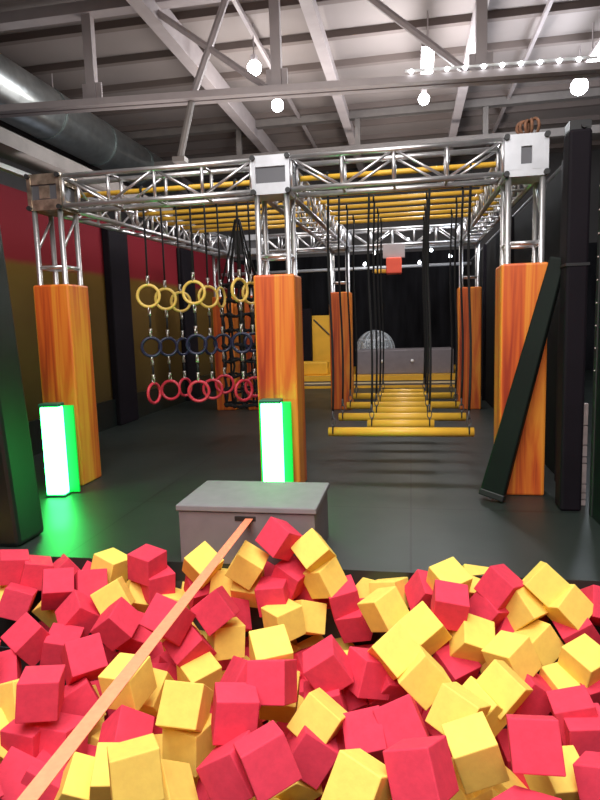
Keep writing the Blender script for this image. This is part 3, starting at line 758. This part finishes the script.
# ------------------------------------------------------------------ dark board leaning on the right pillar
t = thing('leaning_board', (.62, 4.80, 0), 'long dark green padded board leaning across the right front pillar', 'board')
L = 1.88; ang = math.atan2(.45, 1.80)
MM = Matrix.Translation((0, 0, .035)) @ Matrix.Rotation(ang, 4, 'Y') @ Matrix.Rotation(R(-22), 4, 'Z')
b = NB(); box(b, -.095, .095, -.05, .05, 0, L, .015)
for v in b.verts:
    v.co.x *= 1-.42*v.co.z/L
bmesh.ops.transform(b, matrix=MM, verts=b.verts)
obj('panel', b, M['board'], t)
b = NB(); box(b, -.098, .098, -.053, .053, -.005, .05, .01, MM); obj('end_cap', b, M['black'], t)

# ------------------------------------------------------------------ right side: post, net cage
t = thing('padded_post', (1.15, 4.66, 0), 'tall black padded post right of the right front pillar', 'post')
b = NB(); box(b, -.075, .075, -.09, .09, 0, 2.70, .02); obj('pad', b, M['post'], t)
b = NB(); box(b, -.08, .08, -.095, .095, 1.78, 1.80); obj('strap', b, M['black'], t)
b = NB(); box(b, -.07, .07, -.07, .07, 2.70, 2.76); tube(b, (.02, -.09, 2.72), (.02, -.06, 2.72), .018, 8); obj('cap', b, M['black'], t)
t = thing('net_panel', (1.285, 4.15, 0), 'black net cage panel at the right edge of the photo', 'net panel')
b = NB(); box(b, -.02, .02, -2.2, .35, 0, 1.66); obj('lower_panel', b, M['mat'], t)
b = NB()
for k in range(60):
    y = -2.2+2.55*k/59; tube(b, (0, y, 1.66), (0, y, 2.72), .004, 4)
for k in range(24):
    z = 1.66+1.06*k/23; tube(b, (0, -2.2, z), (0, .35, z), .004, 4)
obj('netting', b, M['rope'], t)
b = NB(); tube(b, (0, -2.2, 2.73), (0, .35, 2.73), .024, 8); obj('top_rail', b, M['slot'], t, True)
b = NB(); tube(b, (-.02, -2.2, 2.32), (-.02, .30, 2.32), .016, 8); obj('middle_rail', b, M['white'], t, True)
b = NB(); box(b, -.03, .03, .30, .36, 0, 2.73, .008); fr = obj('frame_post', b, M['black'], t)
for k in range(9):
    z = 1.05+k*.155
    b = NB(); ball(b, (-.032, .315, z), .006, 8, 5); obj('eyelet', b, M['slat'], fr, True)
t = thing('slat_stack', (1.268, 4.76, 0), 'narrow column of pale slats standing in the gap beside the black post', 'slats')
b = NB()
z = 0
for k, h in enumerate((.05, .05, .07, .16, .05, .09, .15, .17)):
    box(b, -.026, .026, -.03, .03, z, z+h-.008, .004); z += h
obj('slats', b, M['slat'], t)
t = thing('net_partition', (1.30, 8.0, 0), 'long black net partition along the right of the trapeze bay', 'net partition')
b = NB(); box(b, -.02, .02, -2.85, 8.9, 0, 2.68); obj('netting', b, M['net'], t)
b = NB(); tube(b, (0, -2.85, 2.70), (0, 8.9, 2.70), .03, 8); obj('top_rail', b, M['slot'], t, True)
for y in (-2.6, 0.2, 3.0, 5.8):
    b = NB(); box(b, -.07, -.02, y-.06, y+.06, 0, 2.70); obj('pole', b, M['post'], t)
b = NB(); box(b, -.035, .035, -.006, .006, -.02, .02, .004, Matrix.Rotation(.7, 4, 'Y'))
tag(obj('wall_tag', b, M['white'], None, loc=(1.235, 5.18, 2.26)), 'small white tag on the black net beside the right pillar top', 'tag')
b = NB()
for k in range(5):
    torus(b, (.02*k-.05, .0, .03), .045+.005*k, .012, .5*k, seg=14, sub=6)
tag(obj('strap_bundle', b, M['brown'], None, True, loc=(.90, 5.05, 2.835)), 'bundle of brown strap lying on top of the right corner block', 'strap')

# left wall posts and crash mat
for y0, y1, lb in ((8.25, 8.85, 'wide black padded post on the left wall, nearer of the two'), (11.1, 11.75, 'wide black padded post on the left wall, farther of the two')):
    b = NB(); box(b, XL+.0, XL+.12, y0, y1, 0, 2.95, .02)
    tag(obj('wall_post', b, M['post']), lb, 'post', 'black posts on the left wall')
t = thing('crash_mat', (-2.66, 3.05, 0), 'tall dark green crash mat standing at the left edge of the pit', 'mat')
b = NB(); box(b, -.75, .075, .40, .70, .0, 2.5, .03, Matrix.Rotation(-.062, 4, 'Y') )
obj('mat_body', b, M['mat'], t)

# ------------------------------------------------------------------ far end of the hall
t = thing('step_platform', (-1.2, 14.3, 0), 'striped yellow step platform across the far end of the hall', 'platform')
b = NB(); box(b, -2.9, 2.4, -1.2, 1.6, 0, .275); obj('core', b, M['steeld'], t)
for z0, z1, m in ((.005, .06, 'cube_y'), (.10, .135, 'pale'), (.165, .27, 'cube_y')):
    b = NB(); box(b, -2.9, 2.4, -1.22, -1.19, z0, z1); obj('stripe', b, M[m], t)
b = NB(); box(b, -2.9, 2.4, -1.2, 1.6, .276, .281); obj('top_sheet', b, M['cube_y'], t)
b = NB(); box(b, -1.05, 1.05, -.45, .45, 0, .53, .02)
tag(obj('foam_block', b, M['grey'], None, loc=(-.15, 13.75, .282)), 'long grey foam block lying on the far platform', 'foam block')
for x in (-.62, .02):
    b = NB(); ball(b, (x, 13.285, .57), .04, 10, 6); tag(obj('round_stud', b, M['white'], None, True), 'white round stud on the grey foam block, %s of two' % ('left' if x < -.3 else 'right'), 'stud', 'white studs on the grey block')
b = NB(); box(b, -.45, .45, -.2, .2, 0, .30, .03)
tag(obj('yellow_block', b, M['cube_y'], None, loc=(-2.3, 13.5, .282)), 'yellow foam block at the left end of the far platform', 'foam block')
b = NB(); box(b, -.26, .26, -.06, .06, 0, 1.34, .02); 
t = thing('yellow_crash_pad', (-2.06, 14.2, .282), 'tall yellow crash pad standing at the far left behind the middle pillar', 'panel')
obj('cover', b, M['cube_y'], t)
b = NB(); tube(b, (-.2, -.07, 1.25), (.2, -.07, .85), .015, 6); obj('strap', b, M['black'], t)
b = NB(); box(b, -.14, .14, -.1, .1, 0, 1.5, .02)
tag(obj('black_pad', b, M['post'], None, loc=(-2.42, 13.9, .282)), 'narrow black pad standing left of the tall yellow crash pad', 'pad')
t = thing('clear_ball', (-.86, 14.75, .282+.48), 'large clear inflatable ball showing above the grey foam block at the far end', 'ball')
b = NB(); ball(b, (0, 0, 0), .48, 28, 18); obj('skin', b, M['ballp'], t, True)
b = NB()
for k in range(6):
    torus(b, (0, 0, 0), .465, .014, k*math.pi/6, seg=32, sub=6)
for z, rr in ((.24, .405), (-.24, .405), (0, .47)):
    pts = [(rr*math.cos(2*math.pi*i/30), rr*math.sin(2*math.pi*i/30), z) for i in range(31)]; path(b, pts, .010)
obj('rib', b, M['ballr'], t, True)
b = NB()
for k in range(22):
    a = rnd.uniform(0, 6.28); e = rnd.uniform(-.9, 1.2)
    ball(b, (.3*math.cos(a)*math.cos(e), .3*math.sin(a)*math.cos(e), .3*math.sin(e)), rnd.uniform(.02, .05), 8, 6)
obj('inner_knob', b, M['white'], t, True)
# hanging red block at the far truss
t = thing('hanging_block', (-.26, 9.85, 2.30), 'red block on a grey bracket with a yellow paddle, hanging from the far truss', 'hanging block')
b = NB(); box(b, -.12, .12, -.12, .12, -.12, .13, .015); obj('block', b, M['hang_red'], t)
b = NB(); box(b, -.17, .17, -.05, .05, .13, .34); box(b, -.10, .10, -.03, .03, .30, .325); obj('bracket', b, M['steel'], t)
b = NB(); box(b, -.34, -.11, -.05, .05, -.10, -.04, .015); obj('paddle', b, M['cube_y'], t)
# rails and small lamps high at the back
for z, y, lb in ((2.98, 13.2, 'grey pipe rail across the far end, upper one'), (2.62, 13.6, 'grey pipe rail across the far end, lower one')):
    b = NB(); tube(b, (-4.3, y, z), (1.28, y, z), .035, 8)
    tag(obj('back_rail', b, M['plate'], None, True), lb, 'rail')
spots = [(-.75, 12.9, 2.86), (-.95, 12.9, 2.64), (-.42, 12.9, 2.60), (.42, 12.9, 2.86), (.80, 12.9, 2.72), (-.05, 12.9, 3.10), (-.55, 12.9, 3.18), (.18, 12.9, 2.62)]
for i, (x, y, z) in enumerate(spots):
    b = NB(); ball(b, (x, y, z), .035, 10, 6); tube(b, (x, y, z), (x, y+.25, z+.06), .012, 6)
    tag(obj('spot_lamp', b, M['dots'], None, True), 'tiny white spot lamp high at the far end of the hall', 'lamp', 'tiny white lamps at the far end')

# ------------------------------------------------------------------ foam cubes
def foam_mesh(name, m):
    b = NB(); bmesh.ops.create_cube(b, size=CS)
    bmesh.ops.bevel(b, geom=list(b.edges), offset=.0045, segments=2, profile=.5, affect='EDGES')
    return mesh_of(name, b, m)
FM = {'R': foam_mesh('red_foam_cube', M['rfoam']), 'Y': foam_mesh('yellow_foam_cube', M['yfoam'])}
GRP = {'R': 'red foam cubes in the pit', 'Y': 'yellow foam cubes in the pit'}
for c, p, q, lab in CUBES:
    o = link('foam_cube', FM[c])
    o.matrix_world = Matrix.Translation(p) @ Quaternion(q).to_matrix().to_4x4()
    w = 'red' if c == 'R' else 'yellow'
    if lab == '@': tag(o, w + ' foam cube tucked half hidden into the back row at the far pit edge', 'foam cube', 'half hidden back row %s foam cubes' % w)
    elif lab: tag(o, w + ' foam cube ' + lab, 'foam cube', GRP[c])
    else: tag(o, w + ' foam cube buried deep in the pit, only a sliver showing between others', 'foam cube', 'buried %s foam cubes' % w)

# the same cubes go on beyond what the photo shows, and deep down under the named ones
b = {'R': NB(), 'Y': NB()}
r2 = random.Random(4)
def loose(x, y, z):
    k = 'R' if r2.random() < .6 else 'Y'
    t_ = bmesh.new(); bmesh.ops.create_cube(t_, size=CS)
    bmesh.ops.bevel(t_, geom=list(t_.edges), offset=.0045, segments=1, affect='EDGES')
    q = Quaternion((r2.gauss(0, 1), r2.gauss(0, 1), r2.gauss(0, 1), r2.gauss(0, 1))); q.normalize()
    bmesh.ops.transform(t_, matrix=Matrix.Translation((x, y, z)) @ q.to_matrix().to_4x4(), verts=t_.verts)
    merge(b[k], t_)
y = .55
while y < 3.25:
    x = -3.4
    while x < 2.4:
        out = x < -.80*y-.26 or x > .285*y+.24 or y < 1.22
        if out and not (x > 1.1 and y > 3.0):
            loose(x+r2.uniform(-.04, .04), y+r2.uniform(-.04, .04), r2.uniform(-.22, -.10))
            if r2.random() < .35: loose(x+.08, y+.08, r2.uniform(-.08, -.03))
        x += .185
    y += .185
for k, w in (('R', 'red'), ('Y', 'yellow')):
    o = obj('foam_cube_fill', b[k], M['rfoam' if k == 'R' else 'yfoam'])
    tag(o, 'loose %s foam cubes filling the pit beyond the edges of the photo' % w, 'foam cubes', None, 'stuff')

# ------------------------------------------------------------------ camera
cam = bpy.data.cameras.new('camera'); co = bpy.data.objects.new('camera', cam); COL.objects.link(co)
cam.sensor_fit = 'VERTICAL'; cam.sensor_height = 36; cam.lens = 27.0; cam.clip_start = .05; cam.clip_end = 100
CX, CD, CF = [Vector(MCAM[k]) for k in range(3)]      # right, down, forward in the world
mw = Matrix.Identity(4)
for i in range(3):
    mw[i][0] = CX[i]; mw[i][1] = -CD[i]; mw[i][2] = -CF[i]
mw.translation = (0, 0, 1.43)
co.matrix_world = mw
SC.camera = co

# ------------------------------------------------------------------ light
w = bpy.data.worlds.new('world'); SC.world = w; w.use_nodes = True
w.node_tree.nodes['Background'].inputs['Color'].default_value = (.8, .85, 1, 1)
w.node_tree.nodes['Background'].inputs['Strength'].default_value = .22
def light(kind, name, loc, energy, col=(1, 1, 1), size=.2, rot=None, sy=None, spread=None):
    d = bpy.data.lights.new(name, kind); d.energy = energy; d.color = col
    if kind == 'AREA':
        d.size = size
        if sy: d.shape = 'RECTANGLE'; d.size_y = sy
        if spread: d.spread = spread
    elif kind in ('POINT', 'SPOT'):
        d.shadow_soft_size = size
    o = bpy.data.objects.new(name, d); COL.objects.link(o); o.location = loc
    if rot: o.rotation_euler = rot
    return o
# big ceiling lights over the pit (behind and above the photographer)
light('AREA', 'pit_light', (-.5, 1.2, 5.2), 350, (1, .97, .95), 4.5, (R(8), 0, 0), 2.5)
light('AREA', 'near_light', (-.3, -1.2, 4.2), 190, (1, .97, .95), 3.0, (R(35), 0, 0), 2.0)
# lamps in the hall, plus an added upward fill light
light('POINT', 'lamp_mid', (.25, 9.3, 4.3), 260, (.95, .97, 1), .3)
light('POINT', 'lamp_right', (2.6, 9.6, 4.3), 190, (.82, .9, 1), .3)
light('POINT', 'lamp_left', (-2.14, 9.4, 4.3), 90, (1, .97, .93), .25)
light('AREA', 'hall_front', (-1.0, 4.2, 5.3), 60, (1, .96, .92), 3, None, 1)
light('AREA', 'ceiling_fill', (-2.2, 8.6, 3.3), 70, (1, .95, .92), 4, (R(180), 0, 0), 5)  # added fill to brighten the ceiling, stands for no lamp
light('POINT', 'back_hall', (-.2, 12.4, 3.8), 110, (1, .95, .9), .3)
SC.view_settings.view_transform = 'Standard'
SC.view_settings.look = 'None'
SC.view_settings.exposure = 0
